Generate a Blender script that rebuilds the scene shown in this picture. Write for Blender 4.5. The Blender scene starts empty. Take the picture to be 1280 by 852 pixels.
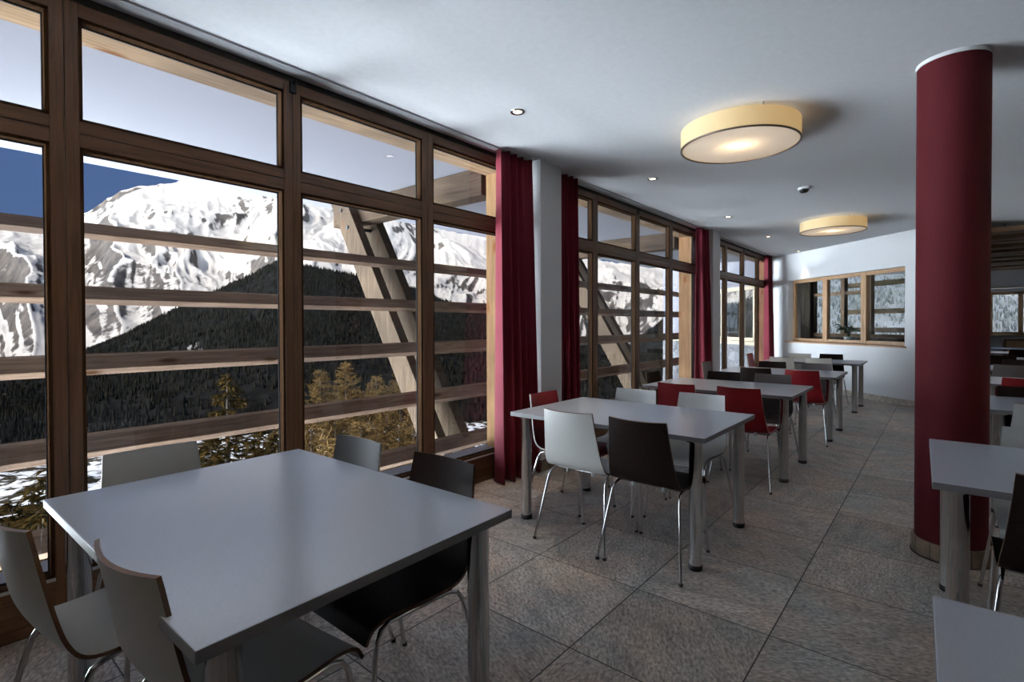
import bpy, math, random
import numpy as np
from mathutils import Vector, Matrix
random.seed(7); RNG = np.random.default_rng(11)
S = bpy.context.scene; COL = S.collection
PI = math.pi
# ------------------------------------------------------------------ camera
CAM = Vector((3.01, 0.0, 1.34)); FPX = 644.66; CXP, CYP = 640.0, 413.2
YAW, PIT, ROL = .6968, .0118, -.0032
fwd = Vector((-math.sin(YAW)*math.cos(PIT), math.cos(YAW)*math.cos(PIT), -math.sin(PIT)))
r0 = Vector((math.cos(YAW), math.sin(YAW), 0)); u0 = r0.cross(fwd)
rt = r0*math.cos(ROL) + u0*math.sin(ROL); up = -r0*math.sin(ROL) + u0*math.cos(ROL)
cd = bpy.data.cameras.new('camera'); cam = bpy.data.objects.new('camera', cd); COL.objects.link(cam)
m = Matrix.Identity(4)
for i in range(3): m[i][0] = rt[i]; m[i][1] = up[i]; m[i][2] = -fwd[i]; m[i][3] = CAM[i]
cam.matrix_world = m
cd.sensor_fit = 'HORIZONTAL'; cd.sensor_width = 36.0; cd.lens = FPX/1280*36.0
cd.shift_y = (CYP-426)/1280.0; cd.clip_start = .05; cd.clip_end = 30000
S.camera = cam
# ------------------------------------------------------------------ colour
vs = S.view_settings
S.display_settings.display_device = 'sRGB'
vs.view_transform = 'Standard'; vs.look = 'None'; vs.gamma = 1.0; vs.exposure = 0.3; vs.use_curve_mapping = False
cy = S.cycles
cy.use_denoising = True; cy.max_bounces = 10; cy.diffuse_bounces = 6; cy.glossy_bounces = 5
cy.transparent_max_bounces = 16; cy.transmission_bounces = 6; cy.sample_clamp_indirect = 6.0
cy.caustics_reflective = False; cy.caustics_refractive = False

# ------------------------------------------------------------------ materials
def lin(r, g, b):
    f = lambda c: (c/255/12.92) if c/255 <= .04045 else ((c/255+.055)/1.055)**2.4
    return (f(r), f(g), f(b), 1)
class N:
    def __init__(s, name):
        s.m = bpy.data.materials.new(name); s.m.use_nodes = True
        s.t = s.m.node_tree; s.b = s.t.nodes['Principled BSDF']; s.out = s.t.nodes['Material Output']
    def n(s, typ, **kw):
        x = s.t.nodes.new(typ)
        for k, v in kw.items():
            if k in x.inputs: x.inputs[k].default_value = v
            else: setattr(x, k, v)
        return x
    def l(s, a, b): s.t.links.new(a, b)
    def coords(s, scale=(1, 1, 1), rot=(0, 0, 0), kind='Object'):
        c = s.n('ShaderNodeTexCoord'); mp = s.n('ShaderNodeMapping'); mp.inputs['Scale'].default_value = scale
        mp.inputs['Rotation'].default_value = rot
        s.l(c.outputs[kind], mp.inputs['Vector']); return mp.outputs['Vector']
    def ramp(s, fac, stops):
        r = s.n('ShaderNodeValToRGB'); e = r.color_ramp.elements
        while len(e) < len(stops): e.new(.5)
        for i, (p, c) in enumerate(stops): e[i].position = p; e[i].color = c
        s.l(fac, r.inputs['Fac']); return r.outputs['Color']
    def bump(s, h, strength=.2, dist=.01):
        b = s.n('ShaderNodeBump'); b.inputs['Strength'].default_value = strength; b.inputs['Distance'].default_value = dist
        s.l(h, b.inputs['Height']); s.l(b.outputs['Normal'], s.b.inputs['Normal'])
    def mixc(s, fac, a, b, typ='MIX'):
        x = s.n('ShaderNodeMix'); x.data_type = 'RGBA'; x.blend_type = typ
        for sock, v in ((x.inputs[0], fac), (x.inputs[6], a), (x.inputs[7], b)):
            if hasattr(v, 'links') or hasattr(v, 'is_linked'): s.l(v, sock)
            else: sock.default_value = v
        return x.outputs[2]
def plain(name, col, rough=.5, metal=0, spec=.5, noise=.0, scale=30, bump=0, bdist=.002):
    k = N(name); k.b.inputs['Base Color'].default_value = col; k.b.inputs['Roughness'].default_value = rough
    k.b.inputs['Metallic'].default_value = metal; k.b.inputs['Specular IOR Level'].default_value = spec
    if noise or bump:
        nz = k.n('ShaderNodeTexNoise', Scale=scale, Detail=5.0); k.l(k.coords(), nz.inputs['Vector'])
        if noise:
            a = tuple(c*(1-noise) for c in col[:3])+(1,); b = tuple(min(1, c*(1+noise)) for c in col[:3])+(1,)
            k.l(k.ramp(nz.outputs['Fac'], [(.3, a), (.7, b)]), k.b.inputs['Base Color'])
        if bump: k.bump(nz.outputs['Fac'], bump, bdist)
    return k.m
def wood(name, dark, light, axis='Z', rough=.5, scale=1.0, knots=None, spec=.4):
    k = N(name)
    sc = {'X': (1.2, 22, 22), 'Y': (22, 1.2, 22), 'Z': (22, 22, 1.2)}[axis]
    v = k.coords(tuple(c*scale for c in sc))
    nz = k.n('ShaderNodeTexNoise', Scale=2.0, Detail=6.0, Roughness=.6, Distortion=.6); k.l(v, nz.inputs['Vector'])
    col = k.ramp(nz.outputs['Fac'], [(.28, dark), (.5, tuple((a+b)/2 for a, b in zip(dark, light))), (.75, light)])
    if knots:
        sk = {'X': (3, 9, 9), 'Y': (9, 3, 9), 'Z': (9, 9, 3)}[axis]
        vo = k.n('ShaderNodeTexVoronoi', Scale=.8); k.l(k.coords(tuple(c*scale*.8 for c in sk)), vo.inputs['Vector'])
        f = k.ramp(vo.outputs['Distance'], [(.05, (1, 1, 1, 1)), (.17, (0, 0, 0, 1))])
        col = k.mixc(f, col, knots)
        big = k.n('ShaderNodeTexNoise', Scale=1.3, Detail=3.0); k.l(k.coords((1, 1, 1)), big.inputs['Vector'])
        g = k.ramp(big.outputs['Fac'], [(.35, (.62, .62, .66, 1)), (.65, (1.1, 1.05, 1, 1))])
        col = k.mixc(1.0, col, g, 'MULTIPLY')
    k.l(col, k.b.inputs['Base Color']); k.b.inputs['Roughness'].default_value = rough
    k.b.inputs['Specular IOR Level'].default_value = spec
    k.bump(nz.outputs['Fac'], .25, .003)
    return k.m
def make_floor_mat():
    k = N('slate_tile')
    c = k.n('ShaderNodeTexCoord'); mp = k.n('ShaderNodeMapping'); mp.inputs['Location'].default_value = (-.596, -1.78, 0)
    k.l(c.outputs['Object'], mp.inputs['Vector']); v = mp.outputs['Vector']
    br = k.n('ShaderNodeTexBrick', offset=0.0, offset_frequency=2, squash=1.0)
    br.inputs['Scale'].default_value = 1.0; br.inputs['Mortar Size'].default_value = .0032; br.inputs['Mortar Smooth'].default_value = .1
    br.inputs['Brick Width'].default_value = .6151; br.inputs['Row Height'].default_value = .6174; br.inputs['Bias'].default_value = 0
    br.inputs['Color1'].default_value = (0, 0, 0, 1); br.inputs['Color2'].default_value = (1, 1, 1, 1); br.inputs['Mortar'].default_value = (.5, .5, .5, 1)
    k.l(v, br.inputs['Vector'])
    # tile id
    sp = k.n('ShaderNodeSeparateXYZ'); k.l(v, sp.inputs[0])
    def fl(o, d):
        a = k.n('ShaderNodeMath', operation='DIVIDE'); k.l(o, a.inputs[0]); a.inputs[1].default_value = d
        b = k.n('ShaderNodeMath', operation='FLOOR'); k.l(a.outputs[0], b.inputs[0]); return b.outputs[0]
    cb = k.n('ShaderNodeCombineXYZ'); k.l(fl(sp.outputs[0], .6151), cb.inputs[0]); k.l(fl(sp.outputs[1], .6174), cb.inputs[1])
    wn = k.n('ShaderNodeTexWhiteNoise'); wn.noise_dimensions = '3D'; k.l(cb.outputs[0], wn.inputs['Vector'])
    # per tile rotated, stretched slate streaks
    ang = k.n('ShaderNodeMath', operation='MULTIPLY'); k.l(wn.outputs['Value'], ang.inputs[0]); ang.inputs[1].default_value = 6.28
    vr = k.n('ShaderNodeVectorRotate'); vr.rotation_type = 'Z_AXIS'; k.l(v, vr.inputs['Vector']); k.l(ang.outputs[0], vr.inputs['Angle'])
    ms = k.n('ShaderNodeMapping'); ms.inputs['Scale'].default_value = (4, 10, 1); k.l(vr.outputs[0], ms.inputs['Vector'])
    n1 = k.n('ShaderNodeTexNoise', Scale=1.0, Detail=8.0, Roughness=.72, Distortion=.5); k.l(ms.outputs[0], n1.inputs['Vector'])
    ms2 = k.n('ShaderNodeMapping'); ms2.inputs['Scale'].default_value = (38, 80, 1); k.l(vr.outputs[0], ms2.inputs['Vector'])
    n2 = k.n('ShaderNodeTexNoise', Scale=1.0, Detail=4.0, Roughness=.6); k.l(ms2.outputs[0], n2.inputs['Vector'])
    n3 = k.n('ShaderNodeTexNoise', Scale=2.3, Detail=2.0); k.l(v, n3.inputs['Vector'])
    base = k.ramp(n1.outputs['Fac'], [(.3, (.30, .278, .258, 1)), (.5, (.50, .462, .428, 1)), (.72, (.70, .65, .60, 1))])
    fine = k.ramp(n2.outputs['Fac'], [(.32, (.30, .30, .30, 1)), (.68, (1.4, 1.4, 1.4, 1))])
    col = k.mixc(.9, base, fine, 'MULTIPLY')
    hue = k.ramp(n3.outputs['Fac'], [(.35, (.92, .98, 1.0, 1)), (.65, (1.12, .98, .88, 1))])
    col = k.mixc(1.0, col, hue, 'MULTIPLY')
    tone = k.ramp(wn.outputs['Value'], [(0, (.72, .72, .72, 1)), (1, (1.15, 1.15, 1.15, 1))])
    col = k.mixc(1.0, col, tone, 'MULTIPLY')
    col = k.mixc(br.outputs['Fac'], col, (.012, .012, .012, 1))
    k.l(col, k.b.inputs['Base Color'])
    k.b.inputs['Roughness'].default_value = .42; k.b.inputs['Specular IOR Level'].default_value = .5
    ad = k.n('ShaderNodeMath', operation='ADD'); k.l(n1.outputs['Fac'], ad.inputs[0]); k.l(n2.outputs['Fac'], ad.inputs[1])
    k.bump(ad.outputs[0], .8, .006)
    return k.m
def make_glass():
    k = N('clear_glass'); k.t.nodes.remove(k.b)
    tr = k.n('ShaderNodeBsdfTransparent'); tr.inputs['Color'].default_value = (.96, .975, .97, 1)
    gl = k.n('ShaderNodeBsdfGlossy'); gl.inputs['Roughness'].default_value = .0; gl.inputs['Color'].default_value = (.9, .95, 1, 1)
    lw = k.n('ShaderNodeLayerWeight'); pw = k.n('ShaderNodeMath', operation='POWER'); k.l(lw.outputs['Facing'], pw.inputs[0]); pw.inputs[1].default_value = 5.0
    fr = k.n('ShaderNodeMath', operation='MULTIPLY_ADD'); k.l(pw.outputs[0], fr.inputs[0]); fr.inputs[1].default_value = .45; fr.inputs[2].default_value = .022
    mx = k.n('ShaderNodeMixShader'); k.l(fr.outputs[0], mx.inputs[0]); k.l(tr.outputs[0], mx.inputs[1]); k.l(gl.outputs[0], mx.inputs[2])
    k.l(mx.outputs[0], k.out.inputs['Surface']); return k.m
def make_shade(name, col, emit, ecol, trans=.5):
    k = N(name); k.t.nodes.remove(k.b)
    di = k.n('ShaderNodeBsdfDiffuse'); di.inputs['Color'].default_value = col
    tl = k.n('ShaderNodeBsdfTranslucent'); tl.inputs['Color'].default_value = col
    mx = k.n('ShaderNodeMixShader'); mx.inputs[0].default_value = trans; k.l(di.outputs[0], mx.inputs[1]); k.l(tl.outputs[0], mx.inputs[2])
    em = k.n('ShaderNodeEmission'); em.inputs['Color'].default_value = ecol; em.inputs['Strength'].default_value = emit
    ad = k.n('ShaderNodeAddShader'); k.l(mx.outputs[0], ad.inputs[0]); k.l(em.outputs[0], ad.inputs[1])
    k.l(ad.outputs[0], k.out.inputs['Surface']); return k.m
def emission(name, col, st):
    k = N(name); k.t.nodes.remove(k.b)
    em = k.n('ShaderNodeEmission'); em.inputs['Color'].default_value = col; em.inputs['Strength'].default_value = st
    k.l(em.outputs[0], k.out.inputs['Surface']); return k.m
def make_stone():
    k = N('rubble_stone')
    vo = k.n('ShaderNodeTexVoronoi', Scale=4.5); vo.feature = 'DISTANCE_TO_EDGE'; k.l(k.coords(), vo.inputs['Vector'])
    v2 = k.n('ShaderNodeTexVoronoi', Scale=4.5); k.l(k.coords(), v2.inputs['Vector'])
    bw_ = k.n('ShaderNodeSeparateColor'); k.l(v2.outputs['Color'], bw_.inputs[0])
    st = k.ramp(bw_.outputs[0], [(0, (.07, .072, .078, 1)), (1, (.17, .17, .175, 1))])
    f = k.ramp(vo.outputs['Distance'], [(.02, (0, 0, 0, 1)), (.06, (1, 1, 1, 1))])
    k.l(k.mixc(f, (.035, .035, .037, 1), st), k.b.inputs['Base Color']); k.b.inputs['Roughness'].default_value = .9
    k.bump(vo.outputs['Distance'], .4, .02); return k.m
def make_mountain():
    k = N('snow_and_rock')
    g = k.n('ShaderNodeNewGeometry'); sp = k.n('ShaderNodeSeparateXYZ'); k.l(g.outputs['Normal'], sp.inputs[0])
    ps = k.n('ShaderNodeSeparateXYZ'); k.l(g.outputs['Position'], ps.inputs[0])
    n1 = k.n('ShaderNodeTexNoise', Scale=.0016, Detail=4.0, Roughness=.55); k.l(k.coords(), n1.inputs['Vector'])
    n2 = k.n('ShaderNodeTexNoise', Scale=.016, Detail=8.0, Roughness=.72); k.l(k.coords((1, 1, .4)), n2.inputs['Vector'])
    def ma(x, m_, add):
        a = k.n('ShaderNodeMath', operation='MULTIPLY_ADD'); k.l(x, a.inputs[0]); a.inputs[1].default_value = m_
        if hasattr(add, 'is_linked'): k.l(add, a.inputs[2])
        else: a.inputs[2].default_value = add
        return a.outputs[0]
    # snow holds on gentle ground, rock shows where it is steep, on the highest crests and low on the flanks
    zr = k.ramp(ma(ps.outputs[2], 1/1600, .1), [(.30, (.08, .08, .08, 1)), (.42, (.22, .22, .22, 1)), (.62, (.22, .22, .22, 1)), (.78, (.12, .12, .12, 1))])
    b = ma(sp.outputs[2], .75, ma(n1.outputs['Fac'], .40, ma(n2.outputs['Fac'], .42, zr)))
    c = ma(b, .5, 0.0)
    f = k.ramp(c, [(MT_LO, (1, 1, 1, 1)), (MT_HI, (0, 0, 0, 1))])
    rock = k.ramp(n2.outputs['Fac'], [(.3, (.018, .019, .024, 1)), (.75, (.16, .135, .115, 1))])
    k.l(k.mixc(f, MT_SNOW, rock), k.b.inputs['Base Color'])
    k.b.inputs['Roughness'].default_value = .9; k.b.inputs['Specular IOR Level'].default_value = .05
    k.bump(n2.outputs['Fac'], .5, 14.0); return k.m
def make_ground(name, snow, dirt, scale, lo, hi, east=False):
    k = N(name)
    n1 = k.n('ShaderNodeTexNoise', Scale=scale, Detail=7.0, Roughness=.62); k.l(k.coords(), n1.inputs['Vector'])
    n2 = k.n('ShaderNodeTexNoise', Scale=scale*9, Detail=5.0); k.l(k.coords(), n2.inputs['Vector'])
    d = k.ramp(n2.outputs['Fac'], [(.3, tuple(c*.5 for c in dirt[:3])+(1,)), (.7, tuple(c*1.5 for c in dirt[:3])+(1,))])
    f = k.ramp(n1.outputs['Fac'], [(lo, (0, 0, 0, 1)), (hi, (1, 1, 1, 1))])
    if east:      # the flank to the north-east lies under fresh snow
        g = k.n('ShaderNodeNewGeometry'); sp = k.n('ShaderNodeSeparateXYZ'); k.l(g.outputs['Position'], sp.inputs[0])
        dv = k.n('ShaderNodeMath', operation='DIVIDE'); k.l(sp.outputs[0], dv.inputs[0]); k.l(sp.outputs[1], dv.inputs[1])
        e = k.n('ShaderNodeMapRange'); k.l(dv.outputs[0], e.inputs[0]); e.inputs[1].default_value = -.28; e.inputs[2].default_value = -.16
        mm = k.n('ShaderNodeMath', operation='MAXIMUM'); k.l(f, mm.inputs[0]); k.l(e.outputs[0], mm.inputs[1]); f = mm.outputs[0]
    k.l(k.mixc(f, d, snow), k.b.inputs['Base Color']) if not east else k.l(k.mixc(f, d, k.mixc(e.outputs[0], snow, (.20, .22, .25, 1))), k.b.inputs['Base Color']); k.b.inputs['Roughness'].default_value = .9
    k.b.inputs['Specular IOR Level'].default_value = 0
    k.bump(n2.outputs['Fac'], .4, .3); return k.m
def island_mat(name, a, b, rough=.9, frost=False):
    k = N(name); g = k.n('ShaderNodeNewGeometry')
    col = k.ramp(g.outputs['Random Per Island'], [(0, a), (1, b)])
    if frost:     # hoar frost on the trees of the north-eastern flank
        sp = k.n('ShaderNodeSeparateXYZ'); k.l(g.outputs['Position'], sp.inputs[0])
        dv = k.n('ShaderNodeMath', operation='DIVIDE'); k.l(sp.outputs[0], dv.inputs[0]); k.l(sp.outputs[1], dv.inputs[1])
        e = k.n('ShaderNodeMapRange'); k.l(dv.outputs[0], e.inputs[0]); e.inputs[1].default_value = -.28; e.inputs[2].default_value = -.16
        col = k.mixc(e.outputs[0], col, k.ramp(g.outputs['Random Per Island'], [(0, (.04, .05, .055, 1)), (1, (.17, .19, .20, 1))]))
    k.l(col, k.b.inputs['Base Color'])
    k.b.inputs['Roughness'].default_value = rough; k.b.inputs['Specular IOR Level'].default_value = 0
    return k.m
MT_LO, MT_HI = .515, .545
SUN_E = 5.6
MT_SNOW = (.47, .44, .415, 1)
M = dict(
  white_wall=plain('white_plaster', (.62, .63, .645, 1), .85, noise=.03, scale=60, bump=.15, bdist=.003),
  ceiling=plain('ceiling_plaster', (.64, .655, .675, 1), .85, noise=.03, scale=25, bump=.12, bdist=.003),
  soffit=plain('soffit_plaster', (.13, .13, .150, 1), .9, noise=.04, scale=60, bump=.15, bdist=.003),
  red_plaster=plain('red_plaster', (.072, .006, .010, 1), .8, spec=.2, noise=.15, scale=120, bump=.35, bdist=.003),
  curtain=plain('red_curtain_cloth', (.15, .005, .018, 1), .8, noise=.1, scale=200),
  floor=make_floor_mat(), glass=make_glass(), stone=make_stone(), mountain=make_mountain(),
  frame_z=wood('larch_vertical', (.055, .026, .013, 1), (.15, .075, .038, 1), 'Z', .45),
  frame_dark=wood('dark_larch', (.022, .012, .007, 1), (.06, .033, .018, 1), 'Z', .7, spec=0),
  frame_y=wood('larch_lengthwise', (.055, .026, .013, 1), (.15, .075, .038, 1), 'Y', .45),
  pine_y=wood('weathered_timber_lengthwise', (.105, .070, .050, 1), (.265, .192, .142, 1), 'Y', .9, spec=0, knots=(.06, .03, .016, 1)),
  pine_z=wood('pale_pine_upright', (.15, .09, .042, 1), (.27, .175, .095, 1), 'Z', .8, spec=0, knots=(.16, .065, .02, 1)),
  pine_h=wood('pale_pine_lengthwise', (.15, .10, .06, 1), (.30, .215, .14, 1), 'Y', .8, spec=0, knots=(.12, .05, .02, 1)),
  pine_x=wood('grey_timber_crosswise', (.030, .021, .015, 1), (.085, .063, .046, 1), 'X', .9, spec=0, knots=(.05, .03, .02, 1)),
  strut=wood('weathered_timber_strut', (.036, .026, .018, 1), (.095, .073, .053, 1), 'Z', .9, spec=0, knots=(.08, .04, .02, 1)),
  lamella=wood('brown_lamella', (.09, .05, .025, 1), (.26, .16, .085, 1), 'X', .6),
  cream_wood=plain('cream_painted_wood', (.36, .30, .21, 1), .5, noise=.1, scale=20),
  light_frame_x=wood('light_larch', (.30, .17, .085, 1), (.50, .32, .18, 1), 'Z', .45),
  black=plain('black_rubber', (.008, .008, .008, 1), .5),
  dark_metal=plain('dark_metal', (.02, .02, .022, 1), .4, .6),
  gap_shade_paint=plain('gap_shade_paint', (.012, .011, .012, 1), .8),
  chrome=plain('chrome', (.66, .66, .67, 1), .07, 1.0),
  alu=plain('pale_aluminium', (.50, .52, .54, 1), .35, .3), alu_dark=plain('grey_aluminium', (.022, .022, .023, 1), .7, spec=0),
  table=plain('grey_laminate', (.55, .61, .70, 1), .22, spec=1.0, noise=.04, scale=220),
  table_edge=plain('grey_edge_band', (.14, .14, .15, 1), .45, noise=.05, scale=200),
  c_white=plain('white_laminate', (.50, .51, .50, 1), .35, spec=.5, noise=.02, scale=150),
  c_beige=plain('beige_laminate', (.50, .47, .42, 1), .38, noise=.03, scale=150),
  c_dark=plain('dark_brown_laminate', (.014, .009, .008, 1), .45, spec=.04, noise=.25, scale=60),
  c_slate=plain('dark_grey_laminate', (.040, .041, .043, 1), .45, spec=.1, noise=.08, scale=80),
  c_taupe=plain('taupe_laminate', (.115, .10, .098, 1), .42, spec=.25, noise=.08, scale=80),
  c_red=plain('red_laminate', (.19, .008, .012, 1), .45, spec=.25, noise=.06, scale=90),
  ply=wood('plywood_edge', (.07, .035, .018, 1), (.17, .09, .05, 1), 'X', .5),
  ply_pale=plain('pale_plywood_edge', (.42, .38, .34, 1), .5, noise=.1, scale=80),
  skirting=plain('stone_skirting', (.40, .36, .30, 1), .6, noise=.3, scale=14),
  skirting_brown=plain('brown_stone_skirting', (.20, .15, .11, 1), .6, noise=.35, scale=14),
  joint=plain('dark_joint', (.05, .045, .04, 1), .8),
  shade=make_shade('cream_fabric', (.78, .66, .42, 1), .045, (1, .66, .24, 1), .45),
  diffuser=make_shade('white_diffuser', (.80, .76, .70, 1), .07, (1, .80, .66, 1), .5),
  bulb=emission('bulb_glow', (1, .70, .42, 1), 3.0),
  spot=emission('downlight_glow', (1, .84, .62, 1), 6.0),
  trim=plain('bronze_trim', (.14, .10, .075, 1), .4, .4),
  plant=plain('dark_leaf', (.03, .05, .025, 1), .6), pot=plain('glazed_pot', (.35, .38, .36, 1), .3),
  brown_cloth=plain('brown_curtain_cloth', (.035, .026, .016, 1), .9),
  ground=make_ground('snowy_meadow', (.83, .83, .84, 1), (.045, .038, .027, 1), .05, .50, .55),
  hill=make_ground('forest_floor', (.45, .43, .42, 1), (.010, .010, .010, 1), .0035, .67, .72, True),
  conifer=island_mat('conifer_green', (.003, .0045, .005, 1), (.016, .0145, .011, 1), frost=True),
  spruce=island_mat('spruce_needles', (.006, .008, .004, 1), (.075, .046, .014, 1)),
  larch=island_mat('larch_twigs', (.034, .022, .009, 1), (.15, .095, .038, 1)),
  bark=plain('bark', (.05, .036, .026, 1), .9, noise=.3, scale=8),
)
# ------------------------------------------------------------------ mesh kit
class MB:
    def __init__(s): s.v = []; s.f = []; s.mi = []; s.sm = []
    def add(s, vs, fs, mi=0, sm=False):
        o = len(s.v); s.v += [tuple(v) for v in vs]; s.f += [tuple(i+o for i in f) for f in fs]
        s.mi += [mi]*len(fs); s.sm += [sm]*len(fs); return s
    def box(s, x0, x1, y0, y1, z0, z1, mi=0):
        return s.add([(x0,y0,z0),(x1,y0,z0),(x1,y1,z0),(x0,y1,z0),(x0,y0,z1),(x1,y0,z1),(x1,y1,z1),(x0,y1,z1)],
                     [(0,3,2,1),(4,5,6,7),(0,1,5,4),(1,2,6,5),(2,3,7,6),(3,0,4,7)], mi)
    def prism(s, poly, vec, mi=0):
        n = len(poly); vec = Vector(vec); a = [Vector(p) for p in poly]; b = [p+vec for p in a]
        fs = [tuple(range(n))[::-1], tuple(range(n, 2*n))]+[(i, (i+1)%n, n+(i+1)%n, n+i) for i in range(n)]
        return s.add(a+b, fs, mi)
    def tube(s, pts, rad, seg=10, mi=0, cap=True):
        pts = [Vector(p) for p in pts]; rad = rad if isinstance(rad, (list, tuple)) else [rad]*len(pts)
        rings = []; ref = None
        for i, p in enumerate(pts):
            t = (pts[min(i+1, len(pts)-1)]-pts[max(i-1, 0)]).normalized()
            if ref is None: ref = Vector((1, 0, 0)) if abs(t.x) < .8 else Vector((0, 1, 0))
            a = (ref - t*ref.dot(t)).normalized(); b = t.cross(a); ref = a
            rings.append([p+(a*math.cos(2*PI*k/seg)+b*math.sin(2*PI*k/seg))*rad[i] for k in range(seg)])
        vs = [q for r in rings for q in r]; fs = []
        for i in range(len(pts)-1):
            for k in range(seg):
                k2 = (k+1) % seg; fs.append((i*seg+k, i*seg+k2, (i+1)*seg+k2, (i+1)*seg+k))
        s.add(vs, fs, mi, True)
        if cap: s.add(rings[0], [tuple(range(seg))[::-1]], mi); s.add(rings[-1], [tuple(range(seg))], mi)
        return s
    def lathe(s, prof, cx=0, cy=0, seg=48, mi=0, sm=True):
        vs = []; fs = []
        for r, z in prof: vs += [(cx+r*math.cos(2*PI*k/seg), cy+r*math.sin(2*PI*k/seg), z) for k in range(seg)]
        for i in range(len(prof)-1):
            for k in range(seg):
                k2 = (k+1) % seg; fs.append((i*seg+k, i*seg+k2, (i+1)*seg+k2, (i+1)*seg+k))
        return s.add(vs, fs, mi, sm)
    def disc(s, r, z, cx=0, cy=0, seg=48, mi=0, down=False):
        f = tuple(range(seg)); return s.add([(cx+r*math.cos(2*PI*k/seg), cy+r*math.sin(2*PI*k/seg), z) for k in range(seg)], [f[::-1] if down else f], mi)
    def build(s, name, mats, parent=None, bevel=0, kind=None):
        me = bpy.data.meshes.new(name); me.from_pydata(s.v, [], s.f)
        for mt in (mats if isinstance(mats, (list, tuple)) else [mats]): me.materials.append(M[mt] if isinstance(mt, str) else mt)
        me.polygons.foreach_set('material_index', s.mi); me.polygons.foreach_set('use_smooth', s.sm); me.update()
        o = bpy.data.objects.new(name, me); COL.objects.link(o)
        if parent is not None: o.parent = parent
        if bevel:
            b = o.modifiers.new('bevel', 'BEVEL'); b.width = bevel; b.segments = 2; b.limit_method = 'ANGLE'; b.angle_limit = .6
        if kind: o['kind'] = kind
        return o
def tag(o, label, cat, group=None, kind=None):
    o['label'] = label; o['category'] = cat
    if group: o['group'] = group
    if kind: o['kind'] = kind
    return o
def empty(name, loc=(0, 0, 0), rz=0, kind=None):
    o = bpy.data.objects.new(name, None); COL.objects.link(o); o.location = loc; o.rotation_euler = (0, 0, rz)
    o.empty_display_size = .1
    if kind: o['kind'] = kind
    return o
def copy_tree(o, parent=None):
    c = o.copy(); COL.objects.link(c)
    if parent is not None: c.parent = parent
    for ch in list(o.children): copy_tree(ch, c)
    return c
def lathe_pts(pts, n=6):
    # catmull-rom resample
    P = [Vector(p) for p in pts]; P = [P[0]*2-P[1]]+P+[P[-1]*2-P[-2]]; out = []
    for i in range(1, len(P)-2):
        for k in range(n):
            t = k/n; a, b, c, d = P[i-1], P[i], P[i+1], P[i+2]
            out.append(.5*((2*b)+(c-a)*t+(2*a-5*b+4*c-d)*t*t+(3*b-a-3*c+d)*t**3))
    out.append(P[-2]); return out
def local(loc_origin, fn):  return fn

# ================================================================== SETTING
ZC = 2.84
BD = math.radians(48); BN = Vector((math.cos(BD), math.sin(BD), 0)); BT = Vector((-math.sin(BD), math.cos(BD), 0)); B0 = Vector((2.406, 10.663, 0))
def bp(d, off, z): v = B0+BT*d+BN*off; return Vector((v.x, v.y, z))
def bbox(mb, d0, d1, o0, o1, z0, z1, mi=0):
    # box in the frame of the slanted wall (d along, off behind, z)
    vs = [bp(d0,o0,z0),bp(d1,o0,z0),bp(d1,o1,z0),bp(d0,o1,z0),bp(d0,o0,z1),bp(d1,o0,z1),bp(d1,o1,z1),bp(d0,o1,z1)]
    return mb.add(vs, [(0,1,2,3),(7,6,5,4),(4,5,1,0),(5,6,2,1),(6,7,3,2),(7,4,0,3)], mi)
XR = 9.5; YB = -5.2; YF = 20.0
MB().box(-.34, XR, YB, YF, -.25, 0).build('floor', 'floor', kind='structure')
MB().box(-.10, XR, YB, 8.6, ZC, 3.3).box(-.10, 3.1, 8.6, YF, ZC, 3.3).box(3.1, XR, 8.6, YF, ZC, 3.3).build('ceiling', 'ceiling', kind='structure')
MB().box(-3.05, -.10, YB, 13.0, ZC, 3.3).build('soffit', 'soffit', kind='structure')
MB().box(XR, XR+.3, YB, YF, 0, ZC).build('wall_right', 'white_wall', kind='structure')
w = MB().box(-.3, XR, YB-.3, YB, 0, ZC); w.build('wall_rear', 'white_wall', kind='structure')
# far wall with the row of windows
w = MB().box(3.075, 3.3, YF, YF+.3, 0, ZC).box(3.3, XR, YF, YF+.3, 0, 1.02).box(3.3, XR, YF, YF+.3, 2.22, ZC)
for x0, x1 in ((3.3, 3.42), (8.9, XR)): w.box(x0, x1, YF, YF+.3, 1.02, 2.22)
w.build('wall_far', 'white_wall', kind='structure')
wf = MB()
for i in range(6):
    x0 = 3.42+.27+i*.62-.9; x1 = x0+.62
    if x0 < 3.3: x0 = 3.42
    wf.box(x0, x0+.05, YF+.02, YF+.10, 1.02, 2.22).box(x1-.05, x1, YF+.02, YF+.10, 1.02, 2.22)
    wf.box(x0, x1, YF+.02, YF+.10, 1.02, 1.09).box(x0, x1, YF+.02, YF+.10, 2.14, 2.22)
fw = wf.build('window_5', 'light_frame_x', kind='structure')
MB().box(3.42, 8.9, YF+.06, YF+.064, 1.05, 2.2).build('glass_pane', 'glass', fw)
MB().box(3.3, XR, YF-.16, YF, .97, 1.02).build('sill', 'cream_wood', fw)
t = MB().box(3.07, XR, YF-.5, YF-.1, 2.30, 2.75); t.box(3.07, XR, YF-.53, YF-.5, 2.70, 2.75); t.build('trim_far', 'white_wall', kind='structure')
MB().box(3.07, XR, YF-.54, YF-.5, 2.30, 2.33).build('trim_far', 'cream_wood', kind='structure')

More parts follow.
